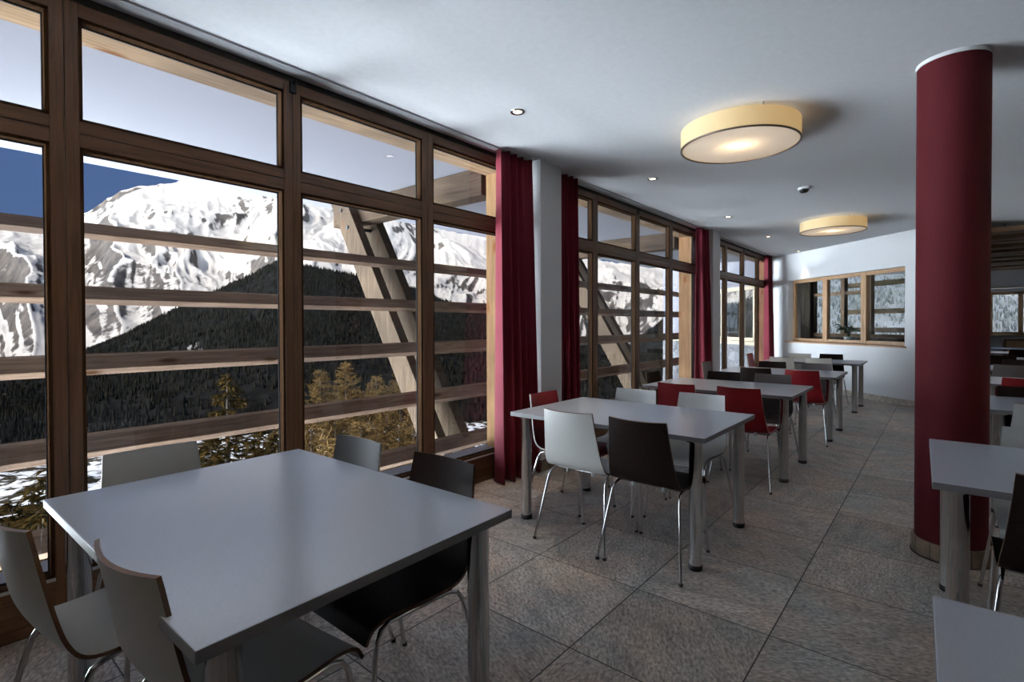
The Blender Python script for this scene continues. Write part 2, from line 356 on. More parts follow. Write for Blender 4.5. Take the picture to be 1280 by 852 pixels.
# slanted wall at the end of the room, with its window opening; beyond x<0 it is the outside wall of the next room
DR, DL, ZS, ZT = -.16, 2.68, .965, 2.275
w = MB(); bbox(w, -.9, DR, 0, .3, 0, ZC); bbox(w, DL, 3.55, 0, .3, 0, ZC); bbox(w, DR, DL, 0, .3, 0, ZS); bbox(w, DR, DL, 0, .3, ZT, ZC)
w.build('wall_back', 'white_wall', kind='structure')
MB().box(3.075, 3.275, 10.0, YF, 0, ZC).build('wall_passage', 'white_wall', kind='structure')
w = MB(); bbox(w, -.9, 3.2, -.015, 0, 0, .10)
sk = w.build('baseboard_back', 'skirting', kind='structure')
w = MB()
for i in range(8): bbox(w, -.6+i*.5, -.596+i*.5, -.0155, 0, 0, .10)
w.build('joint', 'joint', sk)
# window in slanted wall
F0, F1 = .12, .19
w = MB(); bbox(w, DR, DL, F0, F1, ZS, ZS+.065); bbox(w, DR, DL, F0, F1, ZT-.065, ZT); bbox(w, DL-.07, DL, F0, F1, ZS, ZT); bbox(w, DR, DR+.07, F0, F1, ZS, ZT)
bw = w.build('window_4', 'light_frame_x', kind='structure')
for dm in (1.745, .797):
    w = MB(); bbox(w, dm-.058, dm-.002, F0-.006, F1, ZS, ZT); bbox(w, dm+.002, dm+.058, F0-.006, F1, ZS, ZT); w.build('mullion', 'light_frame_x', bw)
for a, b in ((DR+.07, .739), (.855, 1.687), (1.803, DL-.07)):
    w = MB(); bbox(w, a, b, F0+.03, F0+.034, ZS+.065, ZT-.065); w.build('glass_pane', 'glass', bw)
w = MB(); bbox(w, DR-.03, DL+.05, -.03, F0, ZS-.028, ZS); w.build('sill', 'light_frame_x', bw)

# outside wall of the next room, seen through the third window
w = MB(); bbox(w, 3.55, 9.0, 0, .3, -4, .82)
wo = w.build('wall_wing', 'stone', kind='structure')
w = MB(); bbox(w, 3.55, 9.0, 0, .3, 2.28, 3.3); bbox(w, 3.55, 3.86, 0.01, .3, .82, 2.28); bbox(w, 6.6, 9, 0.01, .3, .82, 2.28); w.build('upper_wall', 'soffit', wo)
w = MB(); bbox(w, 3.55, 9, -.05, .02, .82, .905); w.build('ledge', 'cream_wood', wo)
w = MB()
for a in (3.86, 4.43, 5.3, 6.5): bbox(w, a, a+.12, .02, .12, .9, 2.28)
bbox(w, 3.86, 6.6, .02, .12, .9, 1.0); bbox(w, 3.86, 6.6, .02, .12, 2.18, 2.28)
wi = w.build('window_6', 'cream_wood', kind='structure')
w = MB(); bbox(w, 3.9, 6.6, .07, .074, .9, 2.28); w.build('glass_pane', 'glass', wi)
# next room beyond the slanted wall: its own window wall
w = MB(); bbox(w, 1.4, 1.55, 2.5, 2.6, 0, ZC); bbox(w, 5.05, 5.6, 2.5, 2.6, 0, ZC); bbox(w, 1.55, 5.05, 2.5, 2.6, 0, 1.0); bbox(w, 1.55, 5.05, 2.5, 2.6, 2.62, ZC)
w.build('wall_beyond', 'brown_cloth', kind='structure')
w = MB(); bbox(w, 3.2, 3.32, 2.5, 2.6, 1, 2.62); bbox(w, 4.0, 4.12, 2.5, 2.6, 1, 2.62); bbox(w, 4.57, 4.63, 2.52, 2.58, 1, 2.62)
bbox(w, 1.55, 5.05, 2.5, 2.6, 1.0, 1.09); bbox(w, 3.2, 5.05, 2.5, 2.6, 2.06, 2.14)
wi = w.build('window_7', 'lamella', kind='structure')
w = MB(); bbox(w, 1.55, 5.05, 2.55, 2.554, 1.0, 2.62); w.build('glass_pane', 'glass', wi)
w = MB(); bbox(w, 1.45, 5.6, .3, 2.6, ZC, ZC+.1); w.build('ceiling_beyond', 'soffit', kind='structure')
for i, z in enumerate((1.12, 1.58, 2.27)):
    w = MB(); bbox(w, 2.25, 4.9, 3.2, 3.28, z, z+.12)
    tag(w.build('timber_rail', 'lamella'), ['brown timber rail low outside the next room, seen through the wooden framed inner window', 'brown timber rail at mid height outside the next room, seen through the inner window', 'brown timber rail high outside the next room, seen through the inner window'][i], 'rail', 'timber rails outside the next room')
cu = MB(); K = 26; vs = []
for i in range(K+1):
    d = 5.04+.55*i/K; o = 2.38+.04*math.sin(i*1.55)
    vs += [bp(d, o, .02), bp(d, o, 2.8)]
cu.add(vs, [(2*i, 2*i+1, 2*i+3, 2*i+2) for i in range(K)], 0, True)
o = cu.build('curtain', 'brown_cloth'); o.modifiers.new('solid', 'SOLIDIFY').thickness = .004
tag(o, 'dark brown curtain in the next room, seen through the wooden framed inner window', 'curtain')
# little plant on the far side of that window
pl = empty('potted_plant', bp(1.46, .40, ZS)); tag(pl, 'small potted plant with drooping leaves behind the wooden framed inner window', 'plant')
MB().lathe([(0, 0), (.06, 0), (.085, .12), (.075, .12), (.065, .10), (0, .10)], seg=20).build('pot', 'pot', pl)
w = MB()
for i in range(9):
    a = i*.7+.3; h = .16+.02*(i % 4); r = .10+.03*(i % 3)
    w.tube([(0, 0, .1), (.3*r*math.cos(a), .3*r*math.sin(a), .1+h*.8), (r*math.cos(a), r*math.sin(a), .1+h), (1.5*r*math.cos(a), 1.5*r*math.sin(a), .07+h)], [.004, .005, .022, .002], 5)
w.tube([(0, 0, .1), (-.05, .02, .25), (-.16, .03, .32), (-.24, .03, .29)], [.005, .005, .014, .003], 6).tube([(-.10, .02, .29), (-.17, -.03, .36), (-.26, -.05, .34)], [.004, .016, .003], 5)
w.build('leaves', 'plant', pl)
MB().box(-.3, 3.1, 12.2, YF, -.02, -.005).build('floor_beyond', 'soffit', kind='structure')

# ---- piers, window bays ------------------------------------------------
PER = 4.57
XF = -.062
bays = [(0, 1, 'window_1'), (1, 2, 'window_2'), (2, 3, 'window_3')]
MB().box(-.32, .0, YB, -.80, 0, ZC).build('wall_left_blocker', 'white_wall', kind='structure')  # unseen blank wall added to keep the glow off the foreground
for k in (-1, 0, 1, 2):
    y0 = 3.77+PER*k
    y1 = y0+.33
    if k == 2: y1 = 13.05
    if k < 2:
        p = MB().box(-.32, .20, y0, y1, 0, ZC).build('wall_pier', 'white_wall', kind='structure')
        MB().box(-.0, .214, y0-.012, y1+.012, 0, .10).build('baseboard_pier', 'skirting_brown', p)
    else:
        MB().box(-.32, -.02, 12.79, 13.2, 0, ZC).build('wall_pier', 'white_wall', kind='structure')
for k, wi, wname in bays:
    o = PER*k
    ya = -.47+o; yb = 3.77+o
    if k == 2: yb = 12.79
    root = empty(wname, (0, ya, 0), kind='structure')
    L = lambda y: y-ya
    muls = [.494+o, 1.545+o, 2.605+o]
    fz0, fz1 = .225, 2.80; zt_ = 2.212
    # stiles between the openings: two planks meeting in a groove
    edges = [ya]+muls+[yb]
    for ym in muls:
        MB().box(XF, 0, L(ym)-.051, L(ym)-.0015, 0.0, fz1).box(XF, 0, L(ym)+.0015, L(ym)+.051, 0.0, fz1).build('mullion', 'frame_z', root, .003)
    MB().box(XF, 0, 0, .05, 0, fz1).build('mullion', 'frame_z', root, .003)
    MB().box(XF, 0, L(yb)-.05, L(yb), 0, fz1).build('mullion', 'frame_z', root, .003)
    tr = MB(); hd = MB(); bs = MB(); ss = MB()
    for i in range(4):
        a = L(edges[i])+(.05 if i == 0 else .051); b = L(edges[i+1])-(.05 if i == 3 else .051)
        tr.box(XF, -.001, a, b, zt_-.062, zt_-.0015).box(XF, -.001, a, b, zt_+.0015, zt_+.056)
        hd.box(XF, -.001, a, b, 2.738, fz1)
        for j in range(4): bs.box(XF, -.002, a, b, .0+.053*j+.001, .053*(j+1)-.001)
        # sash bars round the glass: upper and lower light
        for za, zb in ((zt_+.056, 2.738), (fz0, zt_-.062)):
            q = MB(); s_ = .014
            q.box(-.052, -.006, a, a+s_, za, zb).box(-.052, -.006, b-s_, b, za, zb).box(-.052, -.006, a, b, za, za+s_).box(-.052, -.006, a, b, zb-s_, zb)
            sa = q.build('sash', 'frame_dark', root)
            MB().box(-.034, -.031, a+s_, b-s_, za+s_, zb-s_).build('glass_pane', 'glass', sa)
            q = MB(); q.box(-.062, -.0525, a+.001, a+.018, za, zb).box(-.062, -.0525, b-.018, b-.001, za, zb).box(-.062, -.0525, a, b, za, za+.02).box(-.062, -.0525, a, b, zb-.02, zb)
            q.build('weather_bar', 'alu_dark', sa)
        ss.box(-.10, .004, a, b, .213, .225)
    tr.build('transom', 'frame_y', root, .002); hd.build('head_rail', 'frame_y', root, .002); bs.build('base_panel', 'frame_y', root); ss.build('sill_strip', 'alu', root)
    MB().box(-.07, -.012, 0, L(yb), fz1, ZC).build('painted_gap_shadow', 'gap_shade_paint', root)  # dark strip filling the gap, its colour standing in for the shadow there
    MB().box(.085, .115, 0, L(yb), ZC-.012, ZC-.0005).build('curtain_rail', 'alu', root)
    # small black hold-open bracket on the second stile
    MB().box(0, .014, L(muls[1])-.018, L(muls[1])+.02, 2.735, 2.80).box(0, .05, L(muls[1])+.0, L(muls[1])+.012, 2.785, 2.80).build('bracket', 'dark_metal', root)
    # outside: pine head beam and post
    MB().box(-.28, XF-.002, 0, L(yb), 2.735, ZC).build('head_beam', 'pine_h', root)
    pb = 3.55+o
    MB().box(-.27, XF-.004, L(pb), L(yb), -.3, 2.735).build('post', 'pine_z', root)
    MB().box(-.34, XF-.002, 0, L(yb), -.3, .2).build('outer_sill', 'soffit', root)

# ---- timber outside: rails on leaning struts ---------------------------
def xplane(z, off=-2.30): return off+(2.6-z)*.615
tops = [2.129, 1.628, 1.154, .669, .217]
words = ['uppermost', 'second highest', 'middle', 'second lowest', 'lowest']
for i, zt_ in enumerate(tops):
    zb_ = zt_-.125
    w = MB(); x1 = xplane(zt_); x2 = xplane(zb_)
    w.prism([(x1, -5.2, zt_), (x1+.07, -5.2, zt_-.012), (x2+.062, -5.2, zb_+.026), (x2+.035, -5.2, zb_-.014), (x2, -5.2, zb_)], (0, 17.4, 0))
    o = w.build('timber_rail', 'pine_y', None, .004)
    tag(o, f'{words[i]} of the five weathered timber rails running outside the tall windows', 'timber rail', 'horizontal timber rails outside the windows')
swords = {-1: 'behind the first window, beside the camera', 0: 'outside the nearest window', 1: 'outside the second window, behind the white and red chairs'}
for k in (-1, 0, 1):
    o = PER*k
    fr = empty('leaning_trestle', (-2.0, 3.6+o, 0))
    tag(fr, {-1: 'leaning pair of weathered timber struts furthest left, mostly out of view', 0: 'leaning pair of weathered timber struts outside the nearest window', 1: 'leaning pair of weathered timber struts outside the second window between the red curtains'}[k], 'trestle', 'leaning timber trestles carrying the rails')
    def strut(ya, yb, xin, wd):
        za, zb = 2.835, -1.2; q = MB()
        f = lambda z: xin+(2.6-z)*.615+2.0
        q.prism([(f(za)-wd, ya, za), (f(za), ya, za), (f(zb), ya, zb), (f(zb)-wd, ya, zb)], (0, yb-ya, 0)); return q
    strut(-.14, -.03, -2.325, .33).build('strut', 'strut', fr, .006)
    strut(.18, .30, -2.325, .33).build('strut', 'strut', fr, .006)
    MB().box(-.92, 1.65, -.03, .18, 2.57, 2.835).build('cross_beam', 'pine_x', fr, .006)
    for z in (2.5, 2.72):
        xx = -2.325+(2.6-z)*.615+2.0-.16
        MB().tube([(xx, -.155, z), (xx, .315, z)], .022, 8).build('bolt', 'dark_metal', fr)

# ---- round column -------------------------------------------------------
CX_, CY_ = 3.045, 3.9
co = MB().lathe([(.165, .09), (.165, ZC-.022)], CX_, CY_, 64).build('column', 'red_plaster', kind='structure')
MB().lathe([(.17, ZC-.022), (.17, ZC-.0005)], CX_, CY_, 64).lathe([(.15, ZC-.022), (.17, ZC-.022)], CX_, CY_, 64).build('collar', 'white_wall', co)
MB().lathe([(.165, .095), (.178, .095), (.178, 0)], CX_, CY_, 24, sm=False).build('skirting', 'skirting_brown', co)
q = MB()
for i in range(12):
    a = i*PI/6; q.tube([(CX_+.1775*math.cos(a), CY_+.1775*math.sin(a), 0.002), (CX_+.1775*math.cos(a), CY_+.1775*math.sin(a), .094)], .0022, 5)
q.build('joint', 'joint', co)
MB().lathe([(.178, .005), (.186, .003), (.186, 0)], CX_, CY_, 48).build('metal_strip', 'dark_metal', co)

# ---- curtains ------------------------------------------------------------
def curtain(y0, y1, label, folds, xo=.11, flare=.05, dirn=1):
    n = 14*folds; zs = np.linspace(.012, ZC-.014, 14); vs = []; fs = []
    ph = random.random()*6
    for j, z in enumerate(zs):
        t = 1-(z/ZC); 
        for i in range(n+1):
            u = i/n; f = u*folds*2*PI+ph
            amp = .040+.035*t
            x = xo+amp*math.sin(f)+.012*math.sin(2.3*f+ph)+flare*t*.9
            y = y0+(y1-y0)*u+.022*math.cos(f)*(.6+.5*t)-dirn*flare*t*(1-u if dirn > 0 else u)
            vs.append((x, y, z))
    m_ = n+1
    for j in range(len(zs)-1):
        for i in range(n): fs.append((j*m_+i, j*m_+i+1, (j+1)*m_+i+1, (j+1)*m_+i))
    ob = MB().add(vs, fs, 0, True).build('curtain', 'curtain')
    md = ob.modifiers.new('solid', 'SOLIDIFY'); md.thickness = .005
    return tag(ob, label, 'curtain', 'red curtains beside the windows')
curtain(3.29, 3.70, 'dark red curtain at the right edge of the nearest window', 4)
curtain(4.16, 4.46, 'dark red curtain at the left edge of the second window, right of the white pier', 3, dirn=-1, flare=.0)
curtain(7.92, 8.30, 'dark red curtain at the right edge of the second window', 4, flare=.03)
curtain(12.10, 12.50, 'dark red curtain in the far corner by the third window', 4, xo=.06, flare=.03)

# ---- ceiling fittings ------------------------------------------------------
def drum_lamp(x, y, label, watts, tint=(1, .72, .42)):
    r = .415; root = empty('ceiling_lamp', (x, y, ZC)); tag(root, label, 'ceiling lamp', 'round drum ceiling lamps')
    MB().lathe([(r, -.024), (r, -.165)], seg=72).build('lamp_shade', 'shade', root)
    MB().disc(r-.006, -.158, seg=72, down=True).build('diffuser', 'diffuser', root)
    MB().lathe([(r+.002, -.158), (r+.003, -.168), (r-.010, -.168), (r-.010, -.162)], seg=72).build('trim_ring', 'trim', root)
    for i in range(3):
        a = i*2*PI/3+1.2; MB().tube([(.40*math.cos(a), .40*math.sin(a), -.03), (.40*math.cos(a), .40*math.sin(a), 0)], .006, 6).build('bracket', 'alu', root)
    MB().lathe([(.0001, -.03), (.08, -.03), (.08, 0)], seg=20).build('ceiling_plate', 'alu', root)
    for i, (bx, by) in enumerate(((.10, .05), (-.10, -.05))):
        MB().lathe([(.001, -.125), (.03, -.115), (.035, -.085), (.02, -.05), (.014, -.03)], bx, by, 16).build('bulb', 'bulb', root)
    ld = bpy.data.lights.new('lamp_light', 'POINT'); ld.energy = watts; ld.color = tint; ld.shadow_soft_size = .06
    lo = bpy.data.objects.new('lamp_light', ld); COL.objects.link(lo); lo.parent = root; lo.location = (0, 0, -.10)
    return root
LAMP_W = 2.2
drum_lamp(1.82, 4.09, 'large round cream drum lamp on the ceiling nearest the camera', LAMP_W)
drum_lamp(1.77, 8.72, 'round cream drum lamp on the ceiling further back, above the far tables', LAMP_W)
for lx, ly, ll in ((5.9, 4.1, 'added fill drum lamp out of view over the right part of the room'), (5.9, 8.72, 'added fill drum lamp out of view over the right hand tables'), (1.82, -.5, 'added fill drum lamp out of view behind the camera'), (5.9, 13.3, 'added fill drum lamp out of view at the far right end of the room')): drum_lamp(lx, ly, ll, 170, (1, .90, .80))  # unseen strong lamps added to brighten the room, modelled on the visible pair
names = ['nearest', 'second', 'third', 'fourth', 'last']
for i, (x, y) in enumerate(((.70, 2.83), (.70, 5.03), (.69, 7.5), (.69, 9.65), (.70, 12.0))):
    root = empty('downlight', (x, y, ZC))
    tag(root, f'{names[i]} small recessed downlight in the row along the window side of the ceiling' if i < 4 else 'last small recessed downlight by the slanted end wall', 'downlight', 'recessed downlights along the windows')
    MB().lathe([(.052, 0), (.050, -.006), (.036, -.006), (.030, -.001)], seg=28).build('trim_ring', 'chrome', root)
    MB().disc(.030, -.002, seg=24, down=True).build('lens', 'spot', root)
    ld = bpy.data.lights.new('spot_light', 'SPOT'); ld.energy = 40; ld.color = (1, .82, .6); ld.spot_size = math.radians(50); ld.spot_blend = .6; ld.shadow_soft_size = .03
    lo = bpy.data.objects.new('spot_light', ld); COL.objects.link(lo); lo.parent = root; lo.location = (0, 0, -.012)
sd = empty('smoke_detector', (1.82, 6.45, ZC)); tag(sd, 'white round smoke detector on the ceiling between the two drum lamps', 'smoke detector')
MB().lathe([(.06, 0), (.06, -.018), (.05, -.022)], seg=28).build('base', 'white_wall', sd)
MB().lathe([(.045, -.022), (.045, -.04), (.03, -.055), (0.0001, -.058)], seg=28).build('sensor', 'dark_metal', sd)

# ================================================================== FURNITURE
TW, TD, TH, TT = 1.335, .935, .739, .028
def make_table():
    root = empty('dining_table')
    q = MB().box(-TW/2, TW/2, -TD/2, TD/2, TH-TT, TH)
    q.mi = [1, 0, 1, 1, 1, 1]
    q.build('tabletop', ['table', 'table_edge'], root, .0025)
    for sx in (-1, 1):
        for sy in (-1, 1):
            x, y = sx*(TW/2-.078), sy*(TD/2-.08)
            lg = MB().lathe([(.0355, .028), (.0355, TH-TT-.012), (.053, TH-TT-.012), (.053, TH-TT-.001)], x, y, 28).build('leg', 'chrome', root)
            MB().lathe([(.0001, 0), (.035, 0), (.0375, .006), (.0375, .028), (.0001, .028)], x, y, 24).build('foot_cap', 'black', lg)
    return root
def make_chair(face, edge):
    root = empty('dining_chair')
    prof = lathe_pts([(0, -.282, .822), (0, -.252, .70), (0, -.222, .585), (0, -.198, .515), (0, -.165, .468), (0, -.115, .449), (0, -.03, .446), (0, .09, .453), (0, .165, .455), (0, .212, .442), (0, .236, .405)], 4)
    n = len(prof); mw = 12; th = .0105
    tot = [0]
    for i in range(1, n): tot.append(tot[-1]+(prof[i]-prof[i-1]).length)
    def width(s):
        s = s/tot[-1]; xs = [0, .12, .30, .42, .55, .9, 1]; ws = [.168, .175, .190, .203, .206, .206, .203]
        return float(np.interp(s, xs, ws))
    top = []; bot = []
    for i, p in enumerate(prof):
        t = (prof[min(i+1, n-1)]-prof[max(i-1, 0)]).normalized(); nn = Vector((0, -t.z, t.y))   # points to the sitter side
        if nn.z < 0 and nn.y < 0: nn = -nn
        hw = width(tot[i]); fb = max(0, 1-tot[i]/.42)
        for k in range(mw+1):
            u = -1+2*k/mw
            c = p+Vector((u*hw, 0, 0))+nn*(.028*fb*u*u+.004*u*u)
            if i == 0: c.z -= .004*u*u
            top.append(c+nn*(th/2)); bot.append(c-nn*(th/2))
    W = mw+1; q = MB(); fs = []; fb_ = []
    for i in range(n-1):
        for k in range(mw):
            a = i*W+k; fs.append((a, a+W, a+W+1, a+1)); fb_.append((a, a+1, a+W+1, a+W))
    q.add(top, fs, 0, True); q.add(bot, fb_, 0, True)
    rim = [k for k in range(W)]+[i*W+mw for i in range(1, n)]+[(n-1)*W+k for k in range(mw-1, -1, -1)]+[i*W for i in range(n-2, 0, -1)]
    rv = [top[i] for i in rim]+[bot[i] for i in rim]; R_ = len(rim)
    q.add(rv, [(i, (i+1) % R_, R_+(i+1) % R_, R_+i) for i in range(R_)], 1)
    q.build('seat_shell', [face, edge], root)
    rr = .0085
    for s in (-1, 1):
        fl = MB().tube([(s*.213, .236, .004), (s*.196, .205, .34), (s*.194, .196, .395), (s*.190, .178, .423), (s*.188, .145, .436), (s*.188, .05, .434)], rr, 10).build('leg', 'chrome', root)
        MB().lathe([(.0001, 0), (.010, 0), (.0105, .014), (.0001, .014)], s*.213, .236, 12).build('foot_cap', 'black', fl)
        rl = MB().tube([(s*.245, -.250, .004), (s*.206, -.168, .33), (s*.199, -.152, .39), (s*.193, -.132, .418), (s*.189, -.10, .430), (s*.188, .05, .434)], rr, 10).build('leg', 'chrome', root)
        MB().lathe([(.0001, 0), (.010, 0), (.0105, .014), (.0001, .014)], s*.245, -.250, 12).build('foot_cap', 'black', rl)
    MB().tube([(-.188, .12, .434), (.188, .12, .434)], .007, 8).build('cross_bar', 'chrome', root)
    MB().tube([(-.188, -.08, .430), (.188, -.08, .430)], .007, 8).build('cross_bar', 'chrome', root)
    for s in (-1, 1): MB().lathe([(.0001, .415), (.013, .415), (.013, .442)], s*.09, -.10, 12).build('stacking_buffer', 'alu', root)
    return root
TG = 'grey topped dining tables on round chrome legs'
tproto = None
def table(x, y, rz, label):
    global tproto
    o = tproto = make_table() if tproto is None else tproto
    if 'label' in o: o = copy_tree(tproto)
    o.location = (x, y, 0); o.rotation_euler = (0, 0, rz); tag(o, label, 'table', TG); return o
protos = {}
CG = 'stackable shell chairs at the dining tables'
FACE = {'white': ('c_white', 'ply'), 'beige': ('c_beige', 'ply'), 'dark': ('c_dark', 'ply'), 'taupe': ('c_taupe', 'ply'), 'slate': ('c_slate', 'ply_pale'), 'red': ('c_red', 'ply_pale')}
def chair(kind, bx, by, facing, label, rot=0):
    a = {'+Y': 0, '-X': PI/2, '-Y': PI, '+X': -PI/2}[facing]+rot
    o = protos.get(kind)
    if o is None: o = protos[kind] = make_chair(*FACE[kind])
    else: o = copy_tree(o)
    d = Vector((-math.sin(a), math.cos(a), 0))*.282
    o.location = (bx+d.x, by+d.y, 0); o.rotation_euler = (0, 0, a); tag(o, label, 'chair', CG); return o
# left column of tables
table(1.277, .802, .02, 'large grey table in the foreground, beside the nearest window')
table(1.385, 3.185, 0, 'grey table in front of the white pier, with white, dark and red chairs')
table(1.385, 5.21, .004, 'third grey table along the windows, with two red chairs on its near side')
table(1.425, 7.19, .004, 'fourth grey table along the windows, one dark and one red chair before it')
table(1.40, 9.62, .0, 'farthest grey table of the window row, before the slanted end wall')
# right column
table(3.675, 1.02, .03, 'grey table at the bottom right corner of the photo')
table(3.635, 3.005, .026, 'grey table at the right edge, standing before the red column')
table(3.90, 5.375, .0, 'grey table at the right edge just behind the red column')
table(4.00, 7.45, .0, 'second grey table behind the red column at the right edge, with a red chair')
table(4.05, 9.62, .0, 'third grey table behind the red column at the right edge')
table(4.15, 12.2, .0, 'fourth grey table behind the red column at the right edge')
table(4.25, 14.6, .0, 'fifth grey table behind the red column, under the wooden slats')
table(4.30, 17.0, .0, 'farthest grey table behind the red column, below the far windows')
# foreground table chairs
chair('dark', 1.53, 1.385, '-Y', 'dark brown shell chair tucked in at the far right corner of the foreground table')
chair('slate', .985, 1.37, '-Y', 'dark grey shell chair tucked in on the far side of the foreground table')
chair('white', .415, .69, '+X', 'white shell chair at the window end of the foreground table')
chair('white', 1.616, .292, '+Y', 'white shell chair in the foreground, back close against the near edge of the table', .10)
chair('white', 1.09, .155, '+Y', 'white shell chair at the far left bottom edge, its seat in view', .13)
# second table
chair('white', 1.295, 2.53, '+Y', 'white shell chair, back to the camera, at the table by the white pier', .02)
chair('dark', 1.742, 2.53, '+Y', 'dark brown shell chair, back to the camera, at the table by the white pier', .0)
chair('white', 1.145, 3.79, '-Y', 'white shell chair on the far side of the second table, nearer the window')
chair('white', 1.645, 3.84, '-Y', 'white shell chair on the far side of the second table, nearer the aisle', -.02)
chair('red', .645, 3.16, '+X', 'red shell chair at the window end of the second table, beside the curtain')
# third table
chair('red', 1.215, 4.34, '+Y', 'left of the two red shell chairs on the near side of the third table', -.05)
chair('red', 1.73, 4.37, '+Y', 'right of the two red shell chairs on the near side of the third table')
chair('dark', 1.196, 5.76, '-Y', 'dark brown shell chair on the far side of the third table')
chair('taupe', 1.675, 5.78, '-Y', 'grey taupe shell chair on the far side of the third table', -.02)
chair('dark', .57, 5.24, '+X', 'dark shell chair at the window end of the third table')
# fourth table
chair('dark', 1.31, 6.47, '+Y', 'dark brown shell chair with its back to the camera at the fourth table')
chair('red', 1.80, 6.45, '+Y', 'red shell chair with its back to the camera at the fourth table')
chair('dark', 1.218, 7.72, '-Y', 'dark brown shell chair on the far side of the fourth table')
chair('taupe', 1.747, 7.70, '-Y', 'grey taupe shell chair on the far side of the fourth table')
chair('taupe', .50, 7.08, '+X', 'grey shell chair at the window end of the fourth table, before the second red curtain')
# farthest table
chair('beige', 1.07, 8.83, '+Y', 'beige shell chair at the farthest table, the left of two with backs to the camera')
chair('beige', 1.57, 8.86, '+Y', 'beige shell chair at the farthest table, the right of two with backs to the camera')
chair('white', 1.09, 10.16, '-Y', 'white shell chair on the far side of the farthest table')
chair('dark', 1.55, 10.22, '-Y', 'dark brown shell chair on the far side of the farthest table')
chair('red', .385, 9.55, '+X', 'red shell chair at the window end of the farthest table')
# right column chairs
chair('dark', 3.37, 2.425, '+Y', 'dark brown shell chair cut by the right edge, at the table before the column')
chair('white', 3.405, 3.57, '-Y', 'white shell chair behind the right edge table, its back just above the tabletop')
chair('white', 3.53, 4.59, '+Y', 'white shell chair at the right edge, near side of the table just behind the column')
chair('dark', 3.52, 5.85, '-Y', 'dark brown shell chair on the far side of the table just behind the column')
chair('red', 3.61, 6.74, '+Y', 'red shell chair at the right edge, at the second table behind the column')
chair('taupe', 3.66, 8.78, '+Y', 'grey taupe shell chair at the right edge, at the third table behind the column')
chair('dark', 3.82, 10.15, '-Y', 'dark brown shell chair on the far side of the third table behind the column')
chair('dark', 3.74, 11.3, '+Y', 'dark brown shell chair at the fourth table behind the red column', .25)
chair('dark', 4.17, 14.0, '+Y', 'dark brown shell chair at the fifth table behind the column', .25)

# wooden chest and slats at the far right
cb = empty('sideboard', (4.75, 19.3, 0)); tag(cb, 'pale wooden sideboard with dark edges below the far right windows', 'sideboard')
MB().box(-.45, .5, -.2, .2, .08, .88).build('body', 'light_frame_x', cb)
MB().box(-.5, .55, -.24, .24, .88, .93).box(-.5, -.45, -.24, .24, 0, .88).box(.5, .55, -.24, .24, 0, .88).build('frame', 'lamella', cb, .004)
MB().box(-.44, .02, -.225, -.2, .1, .86).build('door', 'light_frame_x', cb); MB().box(.03, .49, -.225, -.2, .1, .86).build('door', 'light_frame_x', cb)
sl = []
for i in range(11):
    y = 10.9+i*.62; z = 2.74-.010*i; a = [.10, -.05, .16, .02, -.10, .12, .05, -.07, .14, 0, .09][i]
    root = empty('ceiling_slat', (5.2, y, z), a)
    o_ = MB().box(-2.0, 4.0, -.16, .16, -.035, .035).build('plank', 'lamella', root, .004)
    for hx in (-1.5, 3): MB().tube([(hx, 0, .03), (hx, 0, ZC-z)], .006, 6).build('hanger', 'dark_metal', root)
    tag(root, f'brown wooden plank hung under the ceiling right of the red column, number {i+1} from the front' if 0 else ['nearest', 'second nearest', 'third nearest', 'fourth', 'fifth', 'sixth and middle', 'seventh', 'eighth', 'third farthest', 'second farthest', 'farthest'][i]+' of the brown wooden planks hung below the ceiling right of the red column', 'ceiling slat', 'wooden planks hung under the far right ceiling')

# ================================================================== LANDSCAPE
def az_of(px): return -YAW+np.arctan((np.asarray(px, float)-640)/FPX)
def tan_of(px, py):
    px = np.asarray(px, float); yh = 407.6-(px/1280)*4.1
    return (yh-np.asarray(py, float))/FPX*np.cos(np.arctan((px-640)/FPX))
def fbm2(x, y, octv=6, seed=0, ridged=False, gain=.5):
    out = np.zeros_like(x); amp = 1.0; tot = 0
    for o in range(octv):
        f = 2.0**o; X = x*f+seed*17.3+o*5.1; Y = y*f-seed*9.7+o*3.3
        xi = np.floor(X).astype(np.int64); yi = np.floor(Y).astype(np.int64); xf = X-xi; yf = Y-yi
        h = lambda a, b: (((a*374761393+b*668265263+(seed+o)*974634777) ^ ((a*374761393+b*668265263) >> 13))*1274126177 & 0xffffff)/float(0xffffff)
        u = xf*xf*xf*(xf*(6*xf-15)+10); v = yf*yf*yf*(yf*(6*yf-15)+10)
        n = (h(xi, yi)*(1-u)+h(xi+1, yi)*u)*(1-v)+(h(xi, yi+1)*(1-u)+h(xi+1, yi+1)*u)*v
        n = 2*n-1
        if ridged: n = 1-2*np.abs(n)
        out += amp*n; tot += amp; amp *= gain
    return out/tot
AZ0, AZ1 = math.radians(-100), math.radians(38)
ridge_px = [-1500, -300, 0, 55, 85, 107, 120, 135, 150, 165, 182, 200, 215, 235, 262, 300, 345, 380, 440, 480, 520, 560, 590, 612, 660, 720, 760, 840, 950, 1100, 1280, 1600]
ridge_py = [380, 300, 284, 284, 279, 273, 266, 256, 251, 244, 237, 233, 233, 231, 229, 233, 240, 249, 256, 267, 279, 287, 295, 303, 312, 322, 333, 338, 335, 300, 300, 330]
hill_px = [-1500, -300, 0, 60, 109, 158, 222, 276, 317, 345, 382, 450, 520, 560, 612, 720, 780, 810, 835, 870, 930, 1010, 1280, 1600]
hill_py = [430, 480, 458, 448, 437, 418, 387, 363, 344, 328, 333, 346, 362, 376, 392, 425, 436, 415, 398, 392, 380, 335, 325, 340]
def prof(az, px, py):
    a = az_of(px); t = tan_of(px, py); return np.interp(az, a, t)
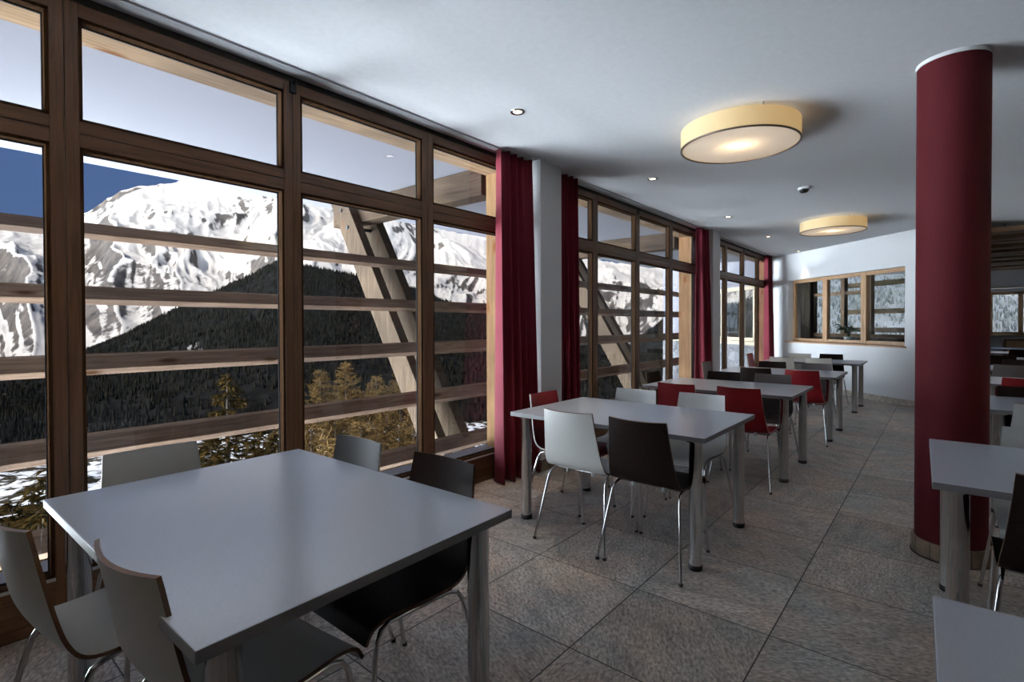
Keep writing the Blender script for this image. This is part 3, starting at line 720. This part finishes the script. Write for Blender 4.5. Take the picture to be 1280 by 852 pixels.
def gridmesh(name, mat, az, r, zfun, parent=None):
    A, R = np.meshgrid(az, r, indexing='ij')
    X = CAM.x+R*np.sin(A); Y = R*np.cos(A); Z = zfun(A, R, X, Y)
    nA, nR = A.shape
    v = np.stack([X, Y, Z], -1).reshape(-1, 3)
    i = np.arange(nA-1)[:, None]*nR+np.arange(nR-1)[None, :]
    f = np.stack([i, i+1, i+1+nR, i+nR], -1).reshape(-1, 4)
    me = bpy.data.meshes.new(name); me.vertices.add(len(v)); me.vertices.foreach_set('co', v.ravel())
    me.loops.add(f.size); me.loops.foreach_set('vertex_index', f.ravel().astype(np.int32))
    me.polygons.add(len(f)); me.polygons.foreach_set('loop_start', np.arange(0, f.size, 4, dtype=np.int32)); me.polygons.foreach_set('loop_total', np.full(len(f), 4, np.int32))
    me.polygons.foreach_set('use_smooth', np.ones(len(f), bool)); me.update(calc_edges=True); me.validate()
    me.materials.append(M[mat]); o = bpy.data.objects.new(name, me); COL.objects.link(o); return o
ZV = -175.0
def z_near(A, R, X, Y):
    base = np.interp(R, [0, 4, 12, 30, 60, 300, 600, 950], [-3.2, -3.3, -5.2, -8.9, -16.5, -70, -125, ZV])
    return base+fbm2(X/25, Y/25, 4, 3)*np.interp(R, [3, 12, 60, 300, 950], [.1, .5, 2, 8, 10])
def z_hill(A, R, X, Y):
    rc = 2500.0; T = prof(A, hill_px, hill_py)*rc+CAM.z
    t = np.clip((R-850)/(rc-850), 0, 1); z = ZV+(T-ZV)*t
    z = z-np.clip((R-rc)/600, 0, 1)**1.3*150
    nz = fbm2(X/500, Y/500, 6, 5)*45+fbm2(X/260, Y/260, 4, 8, True)*22
    return z+nz*np.clip(t*3, 0, 1)*np.where(R <= rc, 1-.75*t**6, .4)
def z_mt(A, R, X, Y):
    rc = 6500.0; T = prof(A, ridge_px, ridge_py)*rc+CAM.z
    t = np.clip((R-2900)/(rc-2900), 0, 1); z0 = prof(A, hill_px, hill_py)*2500-190
    z = z0+(T-z0)*(t**1.12)
    z = z-np.clip((R-rc)/1500, 0, 1)*900
    wx = fbm2(X/1400, Y/1400, 4, 12); wy = fbm2(X/1400+7, Y/1400, 4, 13)
    nz = fbm2(A*9+.45*wx, R/1700+.5*wy, 7, 2, True, .43)*285+fbm2(X/420, Y/420, 5, 4)*45
    jag = fbm2(A*90, A*0+.5, 5, 6)*22
    return z+nz*np.clip(t*2.5, 0, 1)*np.where(R <= rc, np.clip(1-t**5, .12, 1), .3)+jag*np.clip((t-.8)*5, 0, 1)
az = np.linspace(AZ0, AZ1, 1150)
tag(gridmesh('snowy_mountain', 'mountain', az, np.concatenate([np.linspace(2900, 6600, 230), np.linspace(6700, 8000, 10)]), z_mt), 'tall snow covered mountain with bare rock ridges beyond the windows', 'mountain')
hill = tag(gridmesh('forest_hill', 'hill', az[::2], np.linspace(830, 3100, 110), z_hill), 'dark wooded hillside below the snowy mountain', 'hill', None, 'structure')
tag(gridmesh('snowy_slope', 'ground', np.linspace(AZ0, AZ1, 420), np.concatenate([np.linspace(3, 60, 60), np.geomspace(62, 960, 60)]), z_near), 'snowy slope with bare patches falling away below the windows', 'slope', None, 'structure')
# forest on the hill: far too many trees to count
nT = 48000
ta = RNG.uniform(math.radians(-92), math.radians(12), nT); tr_ = 860+RNG.uniform(0, 1, nT)**.85*(2580-860)
tx = CAM.x+tr_*np.sin(ta); ty = tr_*np.cos(ta); tz = z_hill(ta, tr_, tx, ty)
den = fbm2(tx/330, ty/330, 4, 9)+.62-.45*np.clip((tr_-1700)/900, 0, 1)*np.clip((ta-az_of(360))/.12, 0, 1)
den = np.where(ta > az_of(960), den*.9, den+.12)
keep = den > RNG.uniform(0, 1, nT)*.75
tx, ty, tz, tr_ = tx[keep], ty[keep], tz[keep], tr_[keep]; nT = len(tx)
hh = RNG.uniform(8, 17, nT); ww = hh*RNG.uniform(.17, .26, nT); ph = RNG.uniform(0, 6.28, nT)
V = np.zeros((nT, 6, 3)); 
for k in range(5): V[:, k] = np.stack([tx+ww*np.cos(ph+k*2*PI/5), ty+ww*np.sin(ph+k*2*PI/5), tz-1], -1)
V[:, 5] = np.stack([tx, ty, tz+hh], -1)
f0 = np.array([[k, (k+1) % 5, 5] for k in range(5)]); Fc = (np.arange(nT)[:, None, None]*6+f0[None]).reshape(-1, 3)
me = bpy.data.meshes.new('conifer_forest'); me.from_pydata(V.reshape(-1, 3).tolist(), [], Fc.tolist()); me.materials.append(M['conifer'])
o = bpy.data.objects.new('conifer_forest', me); COL.objects.link(o)
tag(o, 'dense dark conifer forest covering the hillside beyond the windows', 'forest', kind='stuff')
# ---- single trees near the building ---------------------------------------
def ground_z(x, y):
    r = math.hypot(x-CAM.x, y); a = math.atan2(x-CAM.x, y)
    return float(z_near(np.array([a]), np.array([r]), np.array([x]), np.array([y]))[0])
def tree(px, rdist, pytop, kind, label, spread, group, seed):   # px, pytop: bearing and height read off the photograph
    rs = random.Random(seed)
    a = float(az_of(px)); x = CAM.x+rdist*math.sin(a); y = rdist*math.cos(a); zg = ground_z(x, y)-.15
    H = float(CAM.z+rdist*tan_of(px, pytop))-zg
    name = 'larch_tree' if kind == 'larch' else 'spruce_tree'
    root = empty(name, (x, y, zg)); tag(root, label, 'tree', group)
    MB().tube([(0, 0, -.2), (.02*H*.3, 0, H*.5), (0, 0, H)], [.022*H+.03, .012*H+.02, .008], 8).build('trunk', 'bark', root)
    q = MB(); n = int(H*(30 if kind == 'larch' else 20))
    vs = []; fs = []
    def blade(p, d, ln, wd, up_):
        d = d.normalized(); sd = d.cross(up_)
        sd = sd.normalized() if sd.length > 1e-4 else Vector((1, 0, 0))
        i = len(vs); vs.extend([tuple(p-sd*wd), tuple(p+sd*wd), tuple(p+d*ln)]); fs.append((i, i+1, i+2))
    for b in range(n):
        t = (b+.5)/n; z = H*(.06+.93*t); ang = rs.random()*6.283
        ln = spread*(1-t)**.8*(.65+.5*rs.random())+.12
        if kind == 'larch': rise = rs.uniform(.05, .5)
        else: rise = rs.uniform(-.45, .05)+.35*t
        d = Vector((math.cos(ang), math.sin(ang), rise)).normalized(); p0 = Vector((0, 0, z))
        blade(p0, d, ln, .022+.008*H*.2, Vector((0, 0, 1)))
        m_ = max(5, int(ln*(15 if kind == 'larch' else 13)))
        for j in range(m_):
            s = (.15+.85*(j+rs.random())/m_); p = p0+d*ln*s
            if kind == 'larch':
                dd = Vector((d.x*.6+rs.uniform(-1, 1), d.y*.6+rs.uniform(-1, 1), rs.uniform(-.5, .9)))
                blade(p, dd, rs.uniform(.15, .5)*(1.2-s*.5), rs.uniform(.012, .032), Vector((rs.uniform(-1, 1), rs.uniform(-1, 1), .5)))
                for _ in range(2): blade(p+dd*.1, Vector((rs.uniform(-1, 1), rs.uniform(-1, 1), rs.uniform(-.6, .6))), rs.uniform(.08, .25), rs.uniform(.010, .03), Vector((rs.uniform(-1, 1), .3, rs.uniform(-1, 1))))
            else:
                for _ in range(3):
                    dd = Vector((d.x+rs.uniform(-.9, .9), d.y+rs.uniform(-.9, .9), rs.uniform(-.7, .15)))
                    blade(p, dd, rs.uniform(.18, .45), rs.uniform(.03, .085), Vector((rs.uniform(-.5, .5), rs.uniform(-.5, .5), 1)))
    q.add(vs, fs); q.build('branches', 'larch' if kind == 'larch' else 'spruce', root); return root
LG = 'golden brown larches below the nearest window'; SG = 'dark spruces on the slope below the windows'
larches = [(400, 34, 462, 2.2), (432, 40, 452, 2.5), (470, 32, 470, 2.2), (500, 42, 458, 2.6), (388, 22, 520, 1.8), (418, 24, 512, 1.9), (450, 21, 528, 1.7), (482, 25, 510, 2.0), (516, 23, 515, 1.9), (405, 14, 548, 1.5), (440, 13.5, 552, 1.4), (360, 28, 515, 1.7), (545, 30, 505, 2.0)]
lw = ['tall golden brown larch left of the leaning struts, tips just under the second rail', 'tallest golden brown larch behind the others, near the middle of the third pane', 'golden brown larch just left of the leaning struts', 'large golden brown larch standing right behind the leaning struts', 'golden brown larch close to the second stile of the nearest window', 'bushy golden brown larch above the dark grey chair', 'short golden brown larch in front of the grove, centre', 'golden brown larch in front of the leaning struts, lower right', 'golden brown larch hidden partly by the third stile', 'low larch nearest the building on the left', 'low larch nearest the building in the middle', 'golden brown larch hidden mostly behind the second stile', 'golden brown larch mostly behind the leaning struts on the right']
for i, (px, rd, pt, sp) in enumerate(larches): tree(px, rd, pt, 'larch', lw[i], sp*1.45, LG, 100+i)
spruces = [(283, 30, 466, 2.7), (322, 26, 520, 1.6), (262, 24, 545, 1.5), (230, 26, 566, 1.4), (345, 23, 540, 1.5), (12, 30, 628, 1.8), (36, 33, 606, 1.9), (56, 27, 585, 1.8), (2, 22, 655, 1.6), (45, 21, 640, 1.7), (-25, 26, 630, 1.8), (25, 16.5, 690, 1.4), (80, 24, 600, 1.8), (0, 14.5, 715, 1.3), (50, 15, 700, 1.3)]
sw = ['tall dark spruce with brown cones standing in the second pane, above the foreground table', 'dark spruce right of the tall spruce in the second pane', 'low dark spruce left of the tall spruce', 'small dark spruce by the snow patch in the second pane', 'dark spruce beside the second stile', 'dark spruce at the lower left of the first pane', 'dark spruce in front of the snow patch in the first pane', 'dark spruce against the first stile, at the right end of the snow patch', 'low dark spruce at the left photo edge', 'low dark spruce in the middle of the first pane', 'dark spruce beyond the left photo edge', 'dark spruce tip just above the lowest rail in the first pane', 'dark spruce hidden behind the first stile', 'dark low spruce below the lowest rail, left', 'dark low spruce below the lowest rail, right']
for i, (px, rd, pt, sp) in enumerate(spruces): tree(px, rd, pt, 'spruce', sw[i], sp, SG, 300+i)

# ================================================================== LIGHT
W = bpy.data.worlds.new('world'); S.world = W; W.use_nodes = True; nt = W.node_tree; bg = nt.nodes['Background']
GLOW_DIR = Vector((-.84, -.525, .14)).normalized(); GLOW = 6.5; GROUND_FILL = 27.0
tc = nt.nodes.new('ShaderNodeTexCoord'); sp = nt.nodes.new('ShaderNodeSeparateXYZ'); nt.links.new(tc.outputs['Generated'], sp.inputs[0])
rp = nt.nodes.new('ShaderNodeValToRGB'); e = rp.color_ramp.elements      # deep blue mountain sky
e[0].position = 0.0; e[0].color = (.11, .175, .32, 1); e[1].position = .12; e[1].color = (.075, .13, .275, 1)
x = e.new(.35); x.color = (.06, .11, .27, 1); x = e.new(1.0); x.color = (.16, .25, .45, 1)
nt.links.new(sp.outputs[2], rp.inputs['Fac'])
# added unseen glow to the south-west, apart from the sun, lighting the room
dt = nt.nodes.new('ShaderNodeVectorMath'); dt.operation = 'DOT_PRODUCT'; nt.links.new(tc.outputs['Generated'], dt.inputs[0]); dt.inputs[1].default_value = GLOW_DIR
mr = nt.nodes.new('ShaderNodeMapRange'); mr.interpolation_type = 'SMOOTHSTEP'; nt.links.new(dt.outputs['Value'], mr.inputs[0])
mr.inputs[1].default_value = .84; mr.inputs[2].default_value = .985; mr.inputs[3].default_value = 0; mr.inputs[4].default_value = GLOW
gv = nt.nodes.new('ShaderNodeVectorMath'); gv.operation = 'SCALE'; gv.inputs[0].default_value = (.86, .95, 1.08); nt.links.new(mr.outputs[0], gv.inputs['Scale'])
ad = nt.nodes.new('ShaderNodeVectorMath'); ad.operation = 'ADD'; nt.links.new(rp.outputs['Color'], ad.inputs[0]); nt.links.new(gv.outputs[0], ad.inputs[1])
# below the horizon: unseen overbright fill added for snowfields, to light the ceiling
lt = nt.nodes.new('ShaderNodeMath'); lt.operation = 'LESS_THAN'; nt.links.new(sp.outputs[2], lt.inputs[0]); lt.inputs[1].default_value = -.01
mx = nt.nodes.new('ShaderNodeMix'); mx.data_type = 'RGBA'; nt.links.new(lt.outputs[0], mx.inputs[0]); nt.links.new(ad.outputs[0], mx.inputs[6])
mx.inputs[7].default_value = (.88*GROUND_FILL, .955*GROUND_FILL, 1.06*GROUND_FILL, 1)
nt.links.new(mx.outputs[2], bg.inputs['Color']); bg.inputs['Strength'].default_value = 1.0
sd_ = bpy.data.lights.new('sun', 'SUN'); sd_.energy = SUN_E; sd_.angle = .009; sd_.color = (1, .93, .85)
so = bpy.data.objects.new('sun', sd_); COL.objects.link(so)
sv = Vector((.12, -.84, .53)).normalized()
so.rotation_euler = sv.to_track_quat('Z', 'Y').to_euler()
